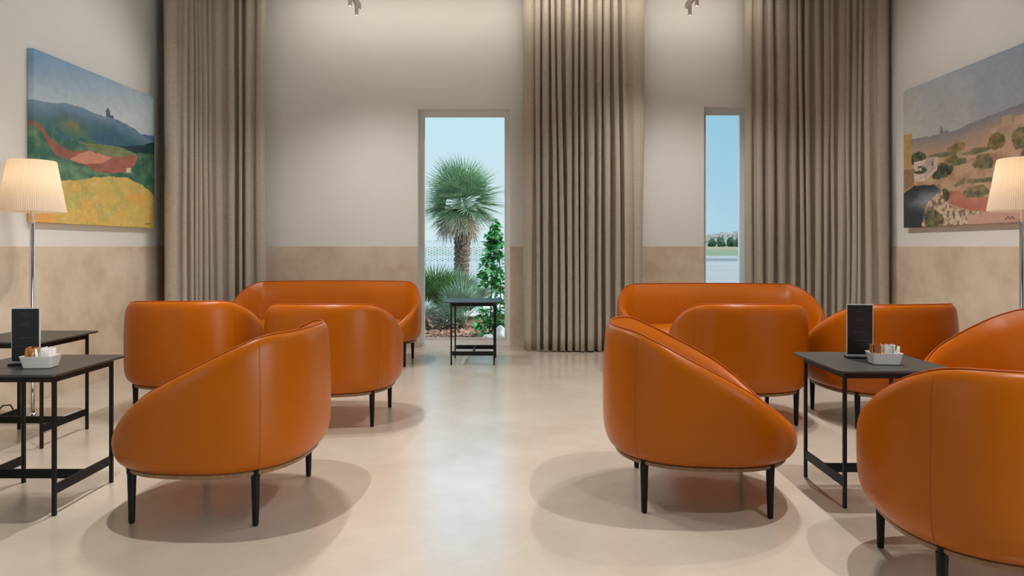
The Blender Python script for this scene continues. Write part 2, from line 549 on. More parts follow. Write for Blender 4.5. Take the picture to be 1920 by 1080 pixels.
def build_tub(name, T_, N, legs, seams):
    root = empty(name, (0, 0, 0))
    th = []
    for i in range(N):
        u = -1 + 2 * i / N
        th.append(PI * u)
    bm = bmesh.new()
    cols = []; rim = []
    NO, NI = 18, 10
    for t in th:
        h = max(rim_h(T_.plan(t, 0)[1]), ZB + .03)
        c = []
        for k in range(NO + 1):
            q = k / NO
            q = .5 - .5 * math.cos(PI * q)
            z = ZB + q * (h - ZB)
            x, y = T_.outer(t, z, h)
            c.append(bm.verts.new((x, y, z)))
        x, y = T_.outer(t, h, h)
        rim.append((x, y, h))
        d0 = d_body(h) + .045 - .025 * min(1, max(0, (h - .32) / .36))
        zb = max(.22, min(.30, h - .03))
        for k in range(1, NI + 1):
            q = k / NI
            z = h - q * (h - zb)
            e = min(1, (h - z) / .34)
            d = d0 + .016 * min(1, q * 4) + .085 * (1 - (1 - e) ** 1.6)
            zz = z + .008 * math.sin(PI * min(1, q * 2.5)) * (1 if q < .4 else 0)
            x, y = T_.plan(t, d)
            c.append(bm.verts.new((x, y, zz)))
        cols.append(c)
    for i in range(N):
        a, b = cols[i], cols[(i + 1) % N]
        for k in range(len(a) - 1):
            bm.faces.new((a[k], b[k], b[k + 1], a[k + 1]))
    bm.faces.new([c[0] for c in cols][::-1])
    obj('upholstered_shell', bm, M['leather'], root, True, angle=60)
    bm = bmesh.new()
    tube(bm, [(x, y, z + .001) for x, y, z in rim], .0036, 8, True)
    obj('piping', bm, M['piping'], root, True)
    # seat cushion
    bm = bmesh.new()
    rings = []
    prof = [(.0, .225), (0, .30), (.0, .33), (.006, .352), (.02, .368), (.045, .379), (.09, .386), (.16, .390), (.26, .392)]
    for dd, z in prof:
        ring = []
        for t in th:
            f = min(1, max(0, (abs(t) / PI - .66) / .2)); f = f * f * (3 - 2 * f)
            d = .122 * (1 - f) + .100 * f
            x, y = T_.plan(t, d + dd)
            ring.append(bm.verts.new((x, y, z)))
        rings.append(ring)
    for a, b in zip(rings, rings[1:]):
        for i in range(N):
            bm.faces.new((a[i], a[(i + 1) % N], b[(i + 1) % N], b[i]))
    bm.faces.new(rings[-1]); bm.faces.new(rings[0][::-1])
    obj('seat_cushion', bm, M['leather'], root, True, angle=60)
    # base plate
    bm = bmesh.new()
    rings = []
    for d, z in ((.060, .189), (.050, .192), (.047, .198), (.047, .206), (.062, ZB + .001)):
        rings.append([bm.verts.new((*T_.plan(t, d), z)) for t in th])
    for a, b in zip(rings, rings[1:]):
        for i in range(N):
            bm.faces.new((a[i], a[(i + 1) % N], b[(i + 1) % N], b[i]))
    bm.faces.new(rings[-1]); bm.faces.new(rings[0][::-1])
    obj('base_plate', bm, M['plate'], root, True, angle=40)
    # seams
    for t in seams:
        h = rim_h(T_.plan(t, 0)[1])
        pts = []
        for k in range(24):
            z = ZB + .004 + (h - ZB - .006) * k / 23
            x, y = T_.outer(t, z, h)
            pts.append((x * .9995, y * .9995, z))
        bm = bmesh.new(); tube(bm, pts, .0012, 6)
        obj('seam', bm, M['seam'], root, True)
    # legs
    for lx, ly in legs:
        bm = bmesh.new()
        lathe(bm, [(.0085, 0), (.0108, .003), (.0115, .012), (.0158, .17), (.0165, .192)], 16)
        box(bm, -.013, .013, -.013, .013, .190, .2115)
        for v in bm.verts:
            v.co.x += lx; v.co.y += ly
        obj('leg', bm, M['black_leg'], root, True, angle=50)
    return root


def th_at(T_, x_target):                    # angle on the rear half whose plan x is x_target
    lo, hi = 0, PI / 2
    for _ in range(40):
        m = (lo + hi) / 2
        if T_.plan(m, 0)[0] < x_target: lo = m
        else: hi = m
    return lo


TC = Tub(.403, .400, 0)
TS = Tub(.418, .400, .435, 2.2)
sA = th_at(TC, .328); sB = th_at(TS, .772)
chair = build_tub('tub_armchair', TC, 112, [(.282, -.240), (-.282, -.240), (.282, .240), (-.282, .240)], (sA, -sA))
sofa = build_tub('tub_sofa', TS, 176, [(.740, -.235), (-.740, -.235), (.740, .235), (-.740, .235)], (sB, -sB, 0.0))
# the sofa's inner back seams show
for xt in (.40, -.40, 0.0):
    t = math.copysign(th_at(TS, abs(xt)), xt)
    h = rim_h(TS.plan(t, 0)[1])
    pts = []
    for k in range(16):
        z = h - .012 - (h - .40) * k / 15
        e = min(1, (h - z) / .34); q = (h - z) / (h - .3)
        x, y = TS.plan(t, d_body(h) + .020 + .016 * min(1, q * 4) + .085 * (1 - (1 - e) ** 1.6))
        pts.append((x, y, z + .001))
    bm = bmesh.new(); tube(bm, pts, .0013, 6)
    obj('seam', bm, M['seam'], sofa, True)

CH = [
    ((-1.2135, 2.9075), (-.9987, .052), 'orange leather tub armchair nearest the camera on the left, turned sideways'),
    ((.767, 2.9925), (.9925, -.115), 'orange leather tub armchair nearest the aisle on the right, side-on with back towards the aisle'),
    ((-1.127, 4.296), (.03, 1), 'orange leather tub armchair with its back turned, directly in front of the left sofa'),
    ((-2.07, 4.50), (-.05, 1), 'orange leather tub armchair by the left wall, between the sofa and the black tables'),
    ((1.345, 4.31), (.0, 1), 'orange leather tub armchair with its back turned, directly in front of the right sofa'),
    ((2.203, 4.274), (-.12, .99), 'orange leather tub armchair behind the right table with black menu holder'),
    ((1.504, 2.142), (.155, .988), 'orange leather tub armchair largest and closest to the camera, cut off at bottom right'),
    ((2.44, 3.45), (-1, 0), 'orange leather tub armchair at the right picture edge, mostly hidden behind the closest armchair'),
]
for i, ((x, y), (fx, fy), lab) in enumerate(CH):
    o = chair if i == 0 else copy_tree(chair)
    o.location = (x, y, 0); o.rotation_euler = (0, 0, math.atan2(-fx, fy))
    tag(o, lab, 'armchair', 'orange tub armchairs')
SF = [((-1.733, 6.29), PI, 'orange leather tub sofa on the left, beside the tall window'),
      ((1.685, 5.83), PI, 'orange leather tub sofa on the right, in front of the narrow window')]
for i, ((x, y), rz, lab) in enumerate(SF):
    o = sofa if i == 0 else copy_tree(sofa)
    o.location = (x, y, 0); o.rotation_euler = (0, 0, rz)
    tag(o, lab, 'sofa', 'orange tub sofas')


# ------------------------------------------------------------------ side tables
def rounded_slab(bm, sx, sy, r, z0, z1, seg=5):
    pts = []
    for cx, cy, a0 in ((sx - r, sy - r, 0), (-sx + r, sy - r, 90), (-sx + r, -sy + r, 180), (sx - r, -sy + r, 270)):
        for k in range(seg + 1):
            a = math.radians(a0 + 90 * k / seg)
            pts.append((cx + r * math.cos(a), cy + r * math.sin(a)))
    lo = [bm.verts.new((x, y, z0)) for x, y in pts]; hi = [bm.verts.new((x, y, z1)) for x, y in pts]
    n = len(pts)
    for i in range(n):
        bm.faces.new((lo[i], lo[(i + 1) % n], hi[(i + 1) % n], hi[i]))
    bm.faces.new(hi); bm.faces.new(lo[::-1])


def build_table():
    r = empty('side_table', (0, 0, 0))
    HX, HY = .195, .19                      # legs: rails run along local y
    bm = bmesh.new(); rounded_slab(bm, .238, .250, .032, .551, .560)
    obj('tabletop', bm, M['table'], r, bevel=.0015)
    bm = bmesh.new()
    box(bm, -HX + .008, HX - .008, -HY - .006, -HY + .006, .521, .551)
    box(bm, -HX + .008, HX - .008, HY - .006, HY + .006, .521, .551)
    box(bm, -HX - .006, -HX + .006, -HY + .008, HY - .008, .521, .551)
    box(bm, HX - .006, HX + .006, -HY + .008, HY - .008, .521, .551)
    obj('apron', bm, M['black_metal'], r)
    for sx in (-1, 1):
        for sy in (-1, 1):
            obj('leg', boxm(sx * HX - .0065, sx * HX + .0065, sy * HY - .0065, sy * HY + .0065, 0, .551), M['black_metal'], r)
        obj('foot_rail', boxm(sx * HX - .004, sx * HX + .004, -HY + .008, HY - .008, .083, .121), M['black_metal'], r)
    obj('cross_bar', boxm(-HX + .004, HX - .004, -.004, .004, .083, .121), M['black_metal'], r)
    return r


table = build_table()
TB = [((-2.005, 2.90), 0, 'black side table with menu holder and sachet tray at the left front'),
      ((-2.672, 3.80), 0, 'bare black side table by the left wall in front of the floor lamp'),
      ((1.505, 2.98), 0, 'black side table on the right, between the two front armchairs'),
      ((-.405, 6.35), PI / 2, 'small bare black side table standing in front of the tall window')]
for i, ((x, y), rz, lab) in enumerate(TB):
    o = table if i == 0 else copy_tree(table)
    o.location = (x, y, 0); o.rotation_euler = (0, 0, rz)
    tag(o, lab, 'side table', 'black metal side tables')


# ------------------------------------------------------------------ menu holders, trays and sachets
def menu(loc, rz, label):
    r = empty('menu_holder', loc, rz)
    W, H = .052, .215
    bm = bmesh.new(); box(bm, -W - .006, W + .006, -.024, .024, 0, .009)
    obj('base', bm, M['black_metal'], r, bevel=.0015)
    obj('clear_frame', boxm(-W - .003, W + .003, -.0035, .0035, .009, .018 + H + .004), M['acrylic'], r)
    c = obj('menu_card', boxm(-W, W, -.0048, -.0036, .018, .018 + H), M['card'], r)
    for z, w_ in ((.198, .010), (.188, .016), (.158, .018), (.150, .014), (.147, .021), (.096, .026), (.060, .030)):
        bm = bmesh.new(); x = -w_
        rr = random.Random(int(z * 1000))
        while x < w_:
            l = rr.uniform(.003, .008)
            box(bm, x, min(x + l, w_), -.0052, -.0048, z + .018 - .0009, z + .018 + .0009)
            x += l + .0016
        obj('print_line', bm, M['print'], c)
    tag(r, label, 'menu holder', 'black table menu holders')
    return r


def tray_mesh():
    bm = bmesh.new()
    def ring(sx, sy, z, r=.012):
        pts = []
        for cx, cy, a0 in ((sx - r, sy - r, 0), (-sx + r, sy - r, 90), (-sx + r, -sy + r, 180), (sx - r, -sy + r, 270)):
            for k in range(5):
                a = math.radians(a0 + 22.5 * k)
                pts.append(bm.verts.new((cx + r * math.cos(a), cy + r * math.sin(a), z)))
        return pts
    R = [ring(.050, .030, 0, .010), ring(.054, .034, .003), ring(.063, .042, .046), ring(.064, .043, .049), ring(.061, .040, .049), ring(.052, .032, .006, .010)]
    n = len(R[0])
    for a, b in zip(R, R[1:]):
        for i in range(n):
            bm.faces.new((a[i], a[(i + 1) % n], b[(i + 1) % n], b[i]))
    bm.faces.new(R[0][::-1]); bm.faces.new(R[-1])
    return bm


def sachet_mesh(name, m, w_=.022, h=.068, th=.0016):
    bm = bmesh.new()
    for k, z in enumerate((0, .004, .02, .05, .064, .068)):
        pass
    zs = (0, .005, .016, .036, .054, .063, .068)
    ts = (.0004, .0004, .0016, .0019, .0015, .0004, .0004)
    rings = []
    for z, t in zip(zs, ts):
        z = z / .068 * h
        rings.append([bm.verts.new(p) for p in ((-w_ / 2, -t, z), (w_ / 2, -t, z), (w_ / 2, t, z), (-w_ / 2, t, z))])
    for a, b in zip(rings, rings[1:]):
        for i in range(4):
            bm.faces.new((a[i], a[(i + 1) % 4], b[(i + 1) % 4], b[i]))
    bm.faces.new(rings[0][::-1]); bm.faces.new(rings[-1])
    bmesh.ops.recalc_face_normals(bm, faces=bm.faces)
    me = bpy.data.meshes.new(name); bm.to_mesh(me); bm.free()
    me.materials.append(m)
    return me


S_BROWN = sachet_mesh('brown_sachet', M['brown_sachet'])
S_KRAFT = sachet_mesh('kraft_sachet', M['kraft_sachet'])
S_WHITE = sachet_mesh('white_sachet', M['white_sachet'])


def tray(loc, rz, side, seed):
    rnd = random.Random(seed)
    o = obj('sachet_tray', tray_mesh(), M['china'], None, True, angle=40)
    o.location = loc; o.rotation_euler = (0, 0, rz)
    tag(o, 'white china tray of sugar sachets beside the menu holder on the %s table' % side, 'tray', 'white sachet trays')
    mw = Matrix.Translation(loc) @ Matrix.Rotation(rz, 4, 'Z')
    def put(me, x, y, lab, grp, dz=0):
        s = bpy.data.objects.new('sugar_sachet', me); COL.objects.link(s)
        t = mw @ Matrix.Translation((x, y, .007 + dz)) @ Matrix.Rotation(rnd.uniform(-.16, .16), 4, 'Y') @ Matrix.Rotation(PI / 2 + rnd.uniform(-.3, .3), 4, 'Z') @ Matrix.Rotation(rnd.uniform(-.12, .12), 4, 'X')
        s.matrix_world = t
        tag(s, lab, 'sachet', grp)
    for row, y in enumerate((-.014, .013)):
        for k in range(5):
            put(S_BROWN, -.046 + k * .0058, y + rnd.uniform(-.004, .004), 'brown paper sugar sachet standing in the tray on the %s table' % side, 'brown sachets on the %s table' % side, rnd.uniform(0, .008))
        for k in range(2):
            put(S_KRAFT, -.016 + k * .006, y, 'tan paper sugar sachet between brown and white ones in the tray on the %s table' % side, 'tan sachets on the %s table' % side, rnd.uniform(0, .006))
        for k in range(8):
            put(S_WHITE, -.002 + k * .0066, y + rnd.uniform(-.004, .004), 'white paper sugar sachet standing in the tray on the %s table' % side, 'white sachets on the %s table' % side, rnd.uniform(0, .009))


menu((-2.030, 2.865, .56), .10, 'black menu card in clear holder on the left table')
tray((-1.935, 2.815, .56), .10, 'left', 1)
menu((1.495, 3.045, .56), -.12, 'black menu card in clear holder on the right table')
tray((1.525, 2.900, .56), -.14, 'right', 2)


# ------------------------------------------------------------------ floor lamps
def lamp(loc, label, first=[None]):
    if first[0] is None:
        r = empty('floor_lamp', (0, 0, 0))
        bm = bmesh.new(); rounded_slab(bm, .19, .19, .012, 0, .014)
        obj('base', bm, M['chrome'], r, bevel=.002)
        bm = bmesh.new()
        lathe(bm, [(.03, .014), (.026, .022), (.0145, .030), (.0135, .06), (.0135, 1.30), (.009, 1.31), (.009, 1.40)], 20)
        obj('pole', bm, M['chrome'], r, True, angle=40)
        bm = bmesh.new()
        NP = 96; rings = []
        for z, rad in ((1.262, .1775), (1.266, .1773), (1.37, .1595), (1.47, .1425), (1.572, .125), (1.576, .1240)):
            f = 0 if z in (1.262, 1.576) else 1
            rings.append([bm.verts.new(((rad + f * (.0028 if k % 2 else 0)) * math.cos(2 * PI * k / (2 * NP)), (rad + f * (.0028 if k % 2 else 0)) * math.sin(2 * PI * k / (2 * NP)), z)) for k in range(2 * NP)])
        for a, b in zip(rings, rings[1:]):
            n = len(a)
            for i in range(n):
                bm.faces.new((a[i], a[(i + 1) % n], b[(i + 1) % n], b[i]))
        # spider that carries the shade on the pole
        sh = obj('lamp_shade', bm, M['shade'], r)
        bm = bmesh.new()
        for k in range(3):
            a = 2 * PI * k / 3
            tube(bm, [(.008 * math.cos(a), .008 * math.sin(a), 1.398), ((.146 * math.cos(a)), (.146 * math.sin(a)), 1.43)], .002, 6)
        obj('shade_spider', bm, M['chrome'], sh)
        bm = bmesh.new()
        lathe(bm, [(.008, 1.40), (.018, 1.415), (.03, 1.45), (.026, 1.475), (.008, 1.49)], 16)
        obj('bulb', bm, M['bulb'], r, True)
        first[0] = r
    else:
        r = copy_tree(first[0])
    r.location = loc
    ld = bpy.data.lights.new('lamp_light', 'POINT')
    ld.energy = 1.6; ld.color = (1, .74, .48); ld.shadow_soft_size = .05
    lo = bpy.data.objects.new('lamp_light', ld); COL.objects.link(lo)
    lo.location = (loc[0], loc[1], loc[2] + 1.46)
    for c in r.children:
        pass
    tag(r, label, 'floor lamp', 'chrome floor lamps with pleated shades')


lamp((-2.99, 4.275, 0), 'chrome floor lamp with white pleated shade in front of the green field painting')
lamp((3.015, 4.16, 0), 'chrome floor lamp with white pleated shade at the right picture edge')
bm = bmesh.new()
tube(bm, [(-3.16, 4.36, .008), (-3.20, 4.40, .02), (-3.225, 4.41, .045), (-3.235, 4.36, .05), (-3.23, 4.31, .03), (-3.20, 4.28, .008), (-3.19, 4.0, .006), (-3.22, 3.6, .006)], .005, 8)
tag(obj('power_cord', bm, M['black_metal'], None, True), 'thin black power cord on the floor behind the left lamp base', 'cord')


# ------------------------------------------------------------------ track spotlights
def track(x, ys, label):
    r = empty('track_light', (x, 2.3, 3.175))
    y0, y1 = -3.6, 3.92
    bm = bmesh.new()
    box(bm, -.018, -.0045, y0, y1, 0, .045); box(bm, .0045, .018, y0, y1, 0, .045); box(bm, -.0045, .0045, y0, y1, .012, .045)
    obj('track_profile', bm, M['track'], r)
    obj('track_slot', boxm(-.0045, .0045, y0 + .004, y1 - .004, .006, .012), M['slot'], r)
    for hy in (-3.2, -.9, 1.4, 3.5):
        bm = bmesh.new(); lathe(bm, [(.003, .045), (.003, .27), (.02, .27), (.02, .275)], 8, (0, hy, 0))
        obj('hanger', bm, M['track'], r)
    for y, watt in zip(ys, SPOT_W):
        bm = bmesh.new()
        lathe(bm, [(.0155, -.088), (.016, -.086), (.016, -.004), (.0145, -.001)], 20, (0, y, 0))
        box(bm, -.005, .005, y - .02, y + .02, -.002, .006)
        h = obj('spot_head', bm, M['track'], r, True, angle=40)
        bm = bmesh.new(); lathe(bm, [(.0095, -.0890), (.0095, -.0882)], 20, (0, y, 0))
        obj('lens', bm, M['lens'], h)
        ld = bpy.data.lights.new('spot', 'SPOT')
        ld.energy = watt; ld.color = WARM; ld.spot_size = math.radians(132 if y > 3 else 118 if y > 1 else 100); ld.spot_blend = 1.0 if y > 3 else .85; ld.shadow_soft_size = .014
        lo = bpy.data.objects.new('spot', ld); COL.objects.link(lo)
        lo.location = (x, 2.3 + y, 3.175 - .092)
    # one unseen tilted head added to brighten the painting on the nearest wall
    y = 3.15 if x < 0 else 2.45
    sgn = -1 if x < 0 else 1
    d = Vector((sgn * 1.8, -.35 if x < 0 else .45, -1.15)).normalized()
    bm = bmesh.new()
    lathe(bm, [(.0155, -.100), (.016, -.098), (.016, -.016), (.0145, -.013)], 20)
    q = Vector((0, 0, -1)).rotation_difference(d).to_matrix().to_4x4()
    for v in bm.verts: v.co = q @ v.co + Vector((0, y, -.012))
    box(bm, -.005, .005, y - .02, y + .02, -.03, .006)
    obj('spot_head', bm, M['track'], r, True, angle=40)
    ld = bpy.data.lights.new('spot', 'SPOT')
    ld.energy = 36; ld.color = (1, .97, .93); ld.spot_size = math.radians(84); ld.spot_blend = .8; ld.shadow_soft_size = .014
    lo = bpy.data.objects.new('spot', ld); COL.objects.link(lo)
    lo.location = Vector((x, 2.3 + y, 3.163)) + d * .105
    aim(lo, d)
    tag(r, label, 'track light', 'ceiling tracks with spotlights')


track(-1.425, (3.82, 3.58, 1.95, 1.70, .42), 'white ceiling track with cylindrical spotlights above the left sofa')  # last head is unseen, added to lighten the front floor
track(1.51, (3.82, 3.58, 1.95, 1.70, .42, -1.3), 'white ceiling track with cylindrical spotlights above the right sofa')  # last two heads unseen, added to lighten front floor and chair back


# ------------------------------------------------------------------ paintings
def inpoly(U, V, poly):
    r = np.zeros(U.shape, bool)
    n = len(poly)
    for i in range(n):
        x0, y0 = poly[i]; x1, y1 = poly[(i + 1) % n]
        c = ((y0 > V) != (y1 > V)) & (U < (x1 - x0) * (V - y0) / ((y1 - y0) or 1e-9) + x0)
        r ^= c
    return r


def nz(U, V, s, seed, oct=4):
    rs = np.random.RandomState(seed)
    out = np.zeros(U.shape); amp = 1; tot = 0
    for o in range(oct):
        n = int(s * 2 ** o) + 3
        g = rs.rand(n + 2, n + 2)
        x = np.clip(U, 0, 1) * n; y = np.clip(V, 0, 1) * n
        xi = x.astype(int); yi = y.astype(int); fx = x - xi; fy = y - yi
        fx = fx * fx * (3 - 2 * fx); fy = fy * fy * (3 - 2 * fy)
        v = g[yi, xi] * (1 - fx) * (1 - fy) + g[yi, xi + 1] * fx * (1 - fy) + g[yi + 1, xi] * (1 - fx) * fy + g[yi + 1, xi + 1] * fx * fy
        out += v * amp; tot += amp; amp *= .6
    return out / tot


def C(r, g, b): return np.array(srgb(r, g, b)[:3])


def mixc(a, b, t):
    t = np.clip(t, 0, 1)[..., None]
    return a * (1 - t) + b * t


def paint_left(U, V):
    U0, V0 = U, V
    U = U + .014 * (nz(U0, V0, 22, 1, 3) - .5); V = V + .014 * (nz(U0, V0, 22, 2, 3) - .5)
    n1 = nz(U0, V0, 6, 3, 5); n2 = nz(U0, V0, 30, 4, 3); n3 = nz(U0, V0, 14, 5, 4)
    sky = mixc(C(186, 202, 208) + 0 * U[..., None], C(112, 152, 188) + 0 * U[..., None], (V - .70) / .30 * .8 + (.4 - U) * .8 + (n1 - .5) * .25)
    col = sky
    ridge = [(-.1, .70), (.1, .715), (.226, .745), (.338, .748), (.442, .737), (.60, .737), (.69, .737), (.8, .715), (.853, .69), (.94, .664), (1.1, .66)]
    rx, ry = zip(*ridge)
    hr = np.interp(U, rx, ry)
    fh = np.interp(U, [.8, .86, 1.01, 1.1], [.66, .69, .71, .71])
    col = np.where((V < fh)[..., None], C(84, 116, 158), col)
    tw = inpoly(U0, V0, [(.53, .73), (.53, .776), (.542, .80), (.552, .80), (.563, .785), (.567, .758), (.594, .76), (.603, .73)])
    col = np.where(tw[..., None], C(72, 98, 124), col)
    hill = mixc(C(108, 140, 164) + 0 * U[..., None], C(56, 100, 124) + 0 * U[..., None], (hr - V) / .12 + (n1 - .5) * 1.2)
    hill = mixc(hill, C(74, 124, 104) + 0 * hill, np.clip((hr - V - .07) / .1, 0, 1) * (n3 > .48) * .9)
    hill = mixc(hill, C(120, 128, 92) + 0 * hill, (np.exp(-((U - .25) / .10) ** 2 - ((V - .62) / .05) ** 2)) * n2 * 1.5)
    col = np.where((V < hr)[..., None], hill, col)
    # greens below the hills
    hb = np.interp(U, [-.1, 0, .1, .2, .324, .442, .552, .723, .872, 1.006, 1.1], [.60, .579, .547, .51, .531, .536, .545, .571, .613, .661, .67])
    gr = mixc(C(50, 104, 88) + 0 * col, C(120, 160, 120) + 0 * col, (n3 - .35) * 2.0 + (.3 - V) * .6)
    gr = mixc(gr, C(44, 74, 52) + 0 * col, np.clip((U - .7) * 3, 0, 1) * np.clip((n1 - .3) * 2.4, 0, 1))
    col = np.where((V < hb)[..., None], gr, col)
    dk = inpoly(U, V, [(.60, .545), (.723, .575), (.872, .613), (1.02, .665), (1.02, .57), (.87, .55), (.75, .53)])
    col = np.where(dk[..., None], mixc(C(34, 58, 78) + 0 * col, C(50, 84, 76) + 0 * col, (n3 - .3) * 2), col)
    lf = inpoly(U, V, [(.30, .52), (.442, .536), (.552, .55), (.688, .555), (.83, .525), (.62, .479), (.52, .465), (.442, .485)])
    col = np.where(lf[..., None], mixc(C(104, 122, 84) + 0 * col, C(136, 146, 100) + 0 * col, n2), col)
    red = inpoly(U, V, [(-.1, .60), (0, .585), (.048, .569), (.11, .508), (.187, .466), (.267, .455), (.367, .479), (.427, .484), (.52, .469), (.619, .479), (.824, .526), (.796, .455), (.723, .39), (.552, .353), (.427, .36), (.352, .386), (.226, .401), (.148, .411), (.097, .458), (.048, .536), (0, .565), (-.1, .58)])
    col = np.where(red[..., None], mixc(C(142, 86, 76) + 0 * col, C(170, 104, 86) + 0 * col, U * 1.0 + (n2 - .5)), col)
    pk = inpoly(U, V, [(.24, .403), (.324, .453), (.382, .479), (.442, .48), (.585, .467), (.552, .449), (.504, .422), (.367, .394)])
    col = np.where(pk[..., None], C(206, 140, 116), col)
    ht = inpoly(U0, V0, [(.713, .419), (.759, .426), (.759, .392), (.713, .386)])
    col = np.where(ht[..., None], C(212, 186, 150), col)
    yt = np.interp(U, [-.1, 0, .148, .295, .45, .56, .723, .872, .971, 1.006, 1.1], [.2, .215, .252, .282, .318, .338, .35, .313, .268, .242, .2])
    ye = mixc(C(206, 180, 84) + 0 * col, C(216, 168, 72) + 0 * col, (n1 - .4) * 3)
    ye = mixc(ye, C(164, 168, 96) + 0 * col, (n3 > .55) * .6 * np.clip(1 - np.abs(U - .4) * 1.2, 0, 1))
    ye = mixc(ye, C(224, 148, 52) + 0 * col, np.clip(1 - U * 4, 0, 1) * .9)
    ye = mixc(ye, C(200, 196, 140) + 0 * col, np.clip((n2 - .62) * 4, 0, 1) * .5)
    col = np.where((V < yt)[..., None], ye, col)
    st = (np.abs(V0 - .03 - .006 * np.sin(U0 * 260)) < .004) & (U0 > .90) & (U0 < .955)
    col = np.where(st[..., None], C(70, 56, 36), col)
    return col * (1.12 + .22 * n2[..., None])


def paint_right(U, V):
    U0, V0 = U, V
    U = U + .012 * (nz(U0, V0, 26, 11, 3) - .5); V = V + .012 * (nz(U0, V0, 26, 12, 3) - .5)
    n1 = nz(U0, V0, 6, 13, 5); n2 = nz(U0, V0, 34, 14, 3); n3 = nz(U0, V0, 16, 15, 4)
    Z = 0 * U[..., None]
    col = mixc(C(190, 192, 186) + Z, C(116, 140, 170) + Z, U * .75 + (V - .65) * .7 + (n1 - .5) * .35)
    hr = np.interp(U, [-.1, .081, .33, .439, .578, .721, .826, .911, 1.1], [.635, .632, .615, .612, .633, .65, .66, .662, .67])
    tw = inpoly(U0, V0, [(.326, .612), (.332, .655), (.342, .667), (.352, .653), (.358, .61)])
    col = np.where(tw[..., None], C(120, 128, 140), col)
    col = np.where(((V0 < .628) & (V0 > .6) & (U0 > .36) & (U0 < .40))[..., None], C(128, 134, 144), col)
    hl = mixc(C(126, 134, 146) + Z, C(176, 148, 122) + Z, (hr - V) / .10 + (n1 - .5) * .8)
    hl = mixc(hl, C(198, 160, 126) + Z, (hr - V - .1) / .15 + (n3 - .5) * 1.5)
    col = np.where((V < hr)[..., None], hl, col)
    low = mixc(C(196, 160, 124) + Z, C(168, 122, 92) + Z, (n3 - .35) * 2.4)
    col = np.where((V < .42 + .06 * (n1 - .5))[..., None], low, col)
    g = mixc(C(92, 106, 66) + Z, C(140, 140, 90) + Z, (n3 - .3) * 2)
    for p in ([(.214, .485), (.286, .495), (.479, .482), (.455, .451), (.321, .460)], [(.494, .448), (.593, .472), (.707, .462), (.693, .44), (.578, .43)],
              [(.389, .4), (.439, .433), (.533, .424), (.548, .389), (.455, .385)], [(.439, .258), (.533, .306), (.525, .261), (.455, .245)], [(.548, .28), (.76, .278), (.75, .245), (.548, .258)]):
        col = np.where(inpoly(U, V, p)[..., None], g, col)
    # hill houses, upper right
    for a, b, c, d in ((.78, .84, .56, .62), (.86, .97, .55, .60), (.7, .75, .54, .57)):
        col = np.where(((U0 > a) & (U0 < b) & (V0 > c) & (V0 < d))[..., None], C(190, 162, 128) * (.85 + .3 * n2[..., None]), col)
    for tx, ty, rx, ry, k in ((.741, .481, .052, .05, 0), (.888, .475, .055, .06, 1), (.665, .376, .07, .052, 1), (.46, .50, .07, .028, 2), (.139, .484, .068, .045, 3), (.345, .365, .095, .055, 3), (.373, .196, .033, .045, 3), (.27, .055, .085, .055, 3), (.60, .20, .09, .04, 1), (.42, .43, .05, .03, 2), (.95, .36, .06, .06, 1)):
        m = ((U - tx) / rx) ** 2 + ((V - ty) / ry) ** 2 + (n3 - .5) * 1.6 < 1
        c1, c2 = ((C(96, 92, 44), C(150, 122, 60)), (C(92, 96, 62), C(150, 134, 88)), (C(112, 110, 62), C(176, 132, 70)), (C(46, 64, 44), C(104, 112, 70)))[k]
        col = np.where(m[..., None], mixc(c1 + Z, c2 + Z, (n2 - .3) * 2), col)
    for p, c in (([(.1, .46), (.286, .473), (.318, .467), (.304, .379), (.196, .315), (.1, .327)], C(206, 186, 164)),
                 ([(.2, .45), (.286, .473), (.286, .39), (.2, .33)], C(184, 168, 156)),
                 ([(-.1, .685), (.081, .672), (.077, .427), (-.1, .438)], C(186, 148, 82)), ([(-.1, .438), (.1, .416), (.1, .297), (-.1, .25)], C(150, 116, 82))):
        col = np.where(inpoly(U, V, p)[..., None], c * (.9 + .2 * n2[..., None]), col)
    for a, b, c, d in ((.17, .19, .38, .42), (.26, .275, .41, .445)):
        col = np.where(((U0 > a) & (U0 < b) & (V0 > c) & (V0 < d))[..., None], C(110, 104, 104), col)
    m = ((U - .16) / .06) ** 2 + ((V - .40) / .03) ** 2 < 1
    col = np.where((m & (n3 > .4))[..., None], C(70, 88, 54), col)
    rub = inpoly(U, V, [(.335, .242), (.286, .282), (.347, .268), (.356, .184), (.439, .109), (.693, .068), (1.1, .03), (1.1, -.1), (.10, -.1), (.139, 0), (.214, .154)])
    stones = np.clip((nz(U0, V0 * .75, 60, 17, 2) - .36) * 2.6, 0, 1) * .6
    col = np.where(rub[..., None], mixc(C(128, 106, 82) + Z, C(206, 184, 150) + Z, stones * 2.2), col)
    red = inpoly(U, V, [(.406, .227), (.486, .219), (.548, .166), (.693, .165), (.911, .20), (1.1, .2), (1.1, .028), (.693, .07), (.518, .10), (.406, .145)])
    col = np.where(red[..., None], mixc(C(172, 84, 62) + Z, C(206, 138, 112) + Z, (n1 - .3) * 1.6 + (U - .5)), col)
    rd = inpoly(U, V, [(-.1, .248), (0, .25), (.1, .297), (.286, .282), (.335, .242), (.214, .154), (.139, -.1), (-.1, -.1)])
    col = np.where(rd[..., None], mixc(C(52, 58, 68) + Z, C(128, 138, 148) + Z, np.exp(-((V - .17 + .1 * (n1 - .5)) / .05) ** 2) * np.clip(U * 5, 0, 1)), col)
    m = ((U - .27) / .085) ** 2 + ((V - .05) / .055) ** 2 + (n3 - .5) * 1.6 < 1
    col = np.where(m[..., None], mixc(C(66, 76, 48) + Z, C(128, 122, 82) + Z, (n2 - .3) * 2), col)
    pk = (U > .55) & (V < .07 - .02 * n1 + (U - .55) * .05)
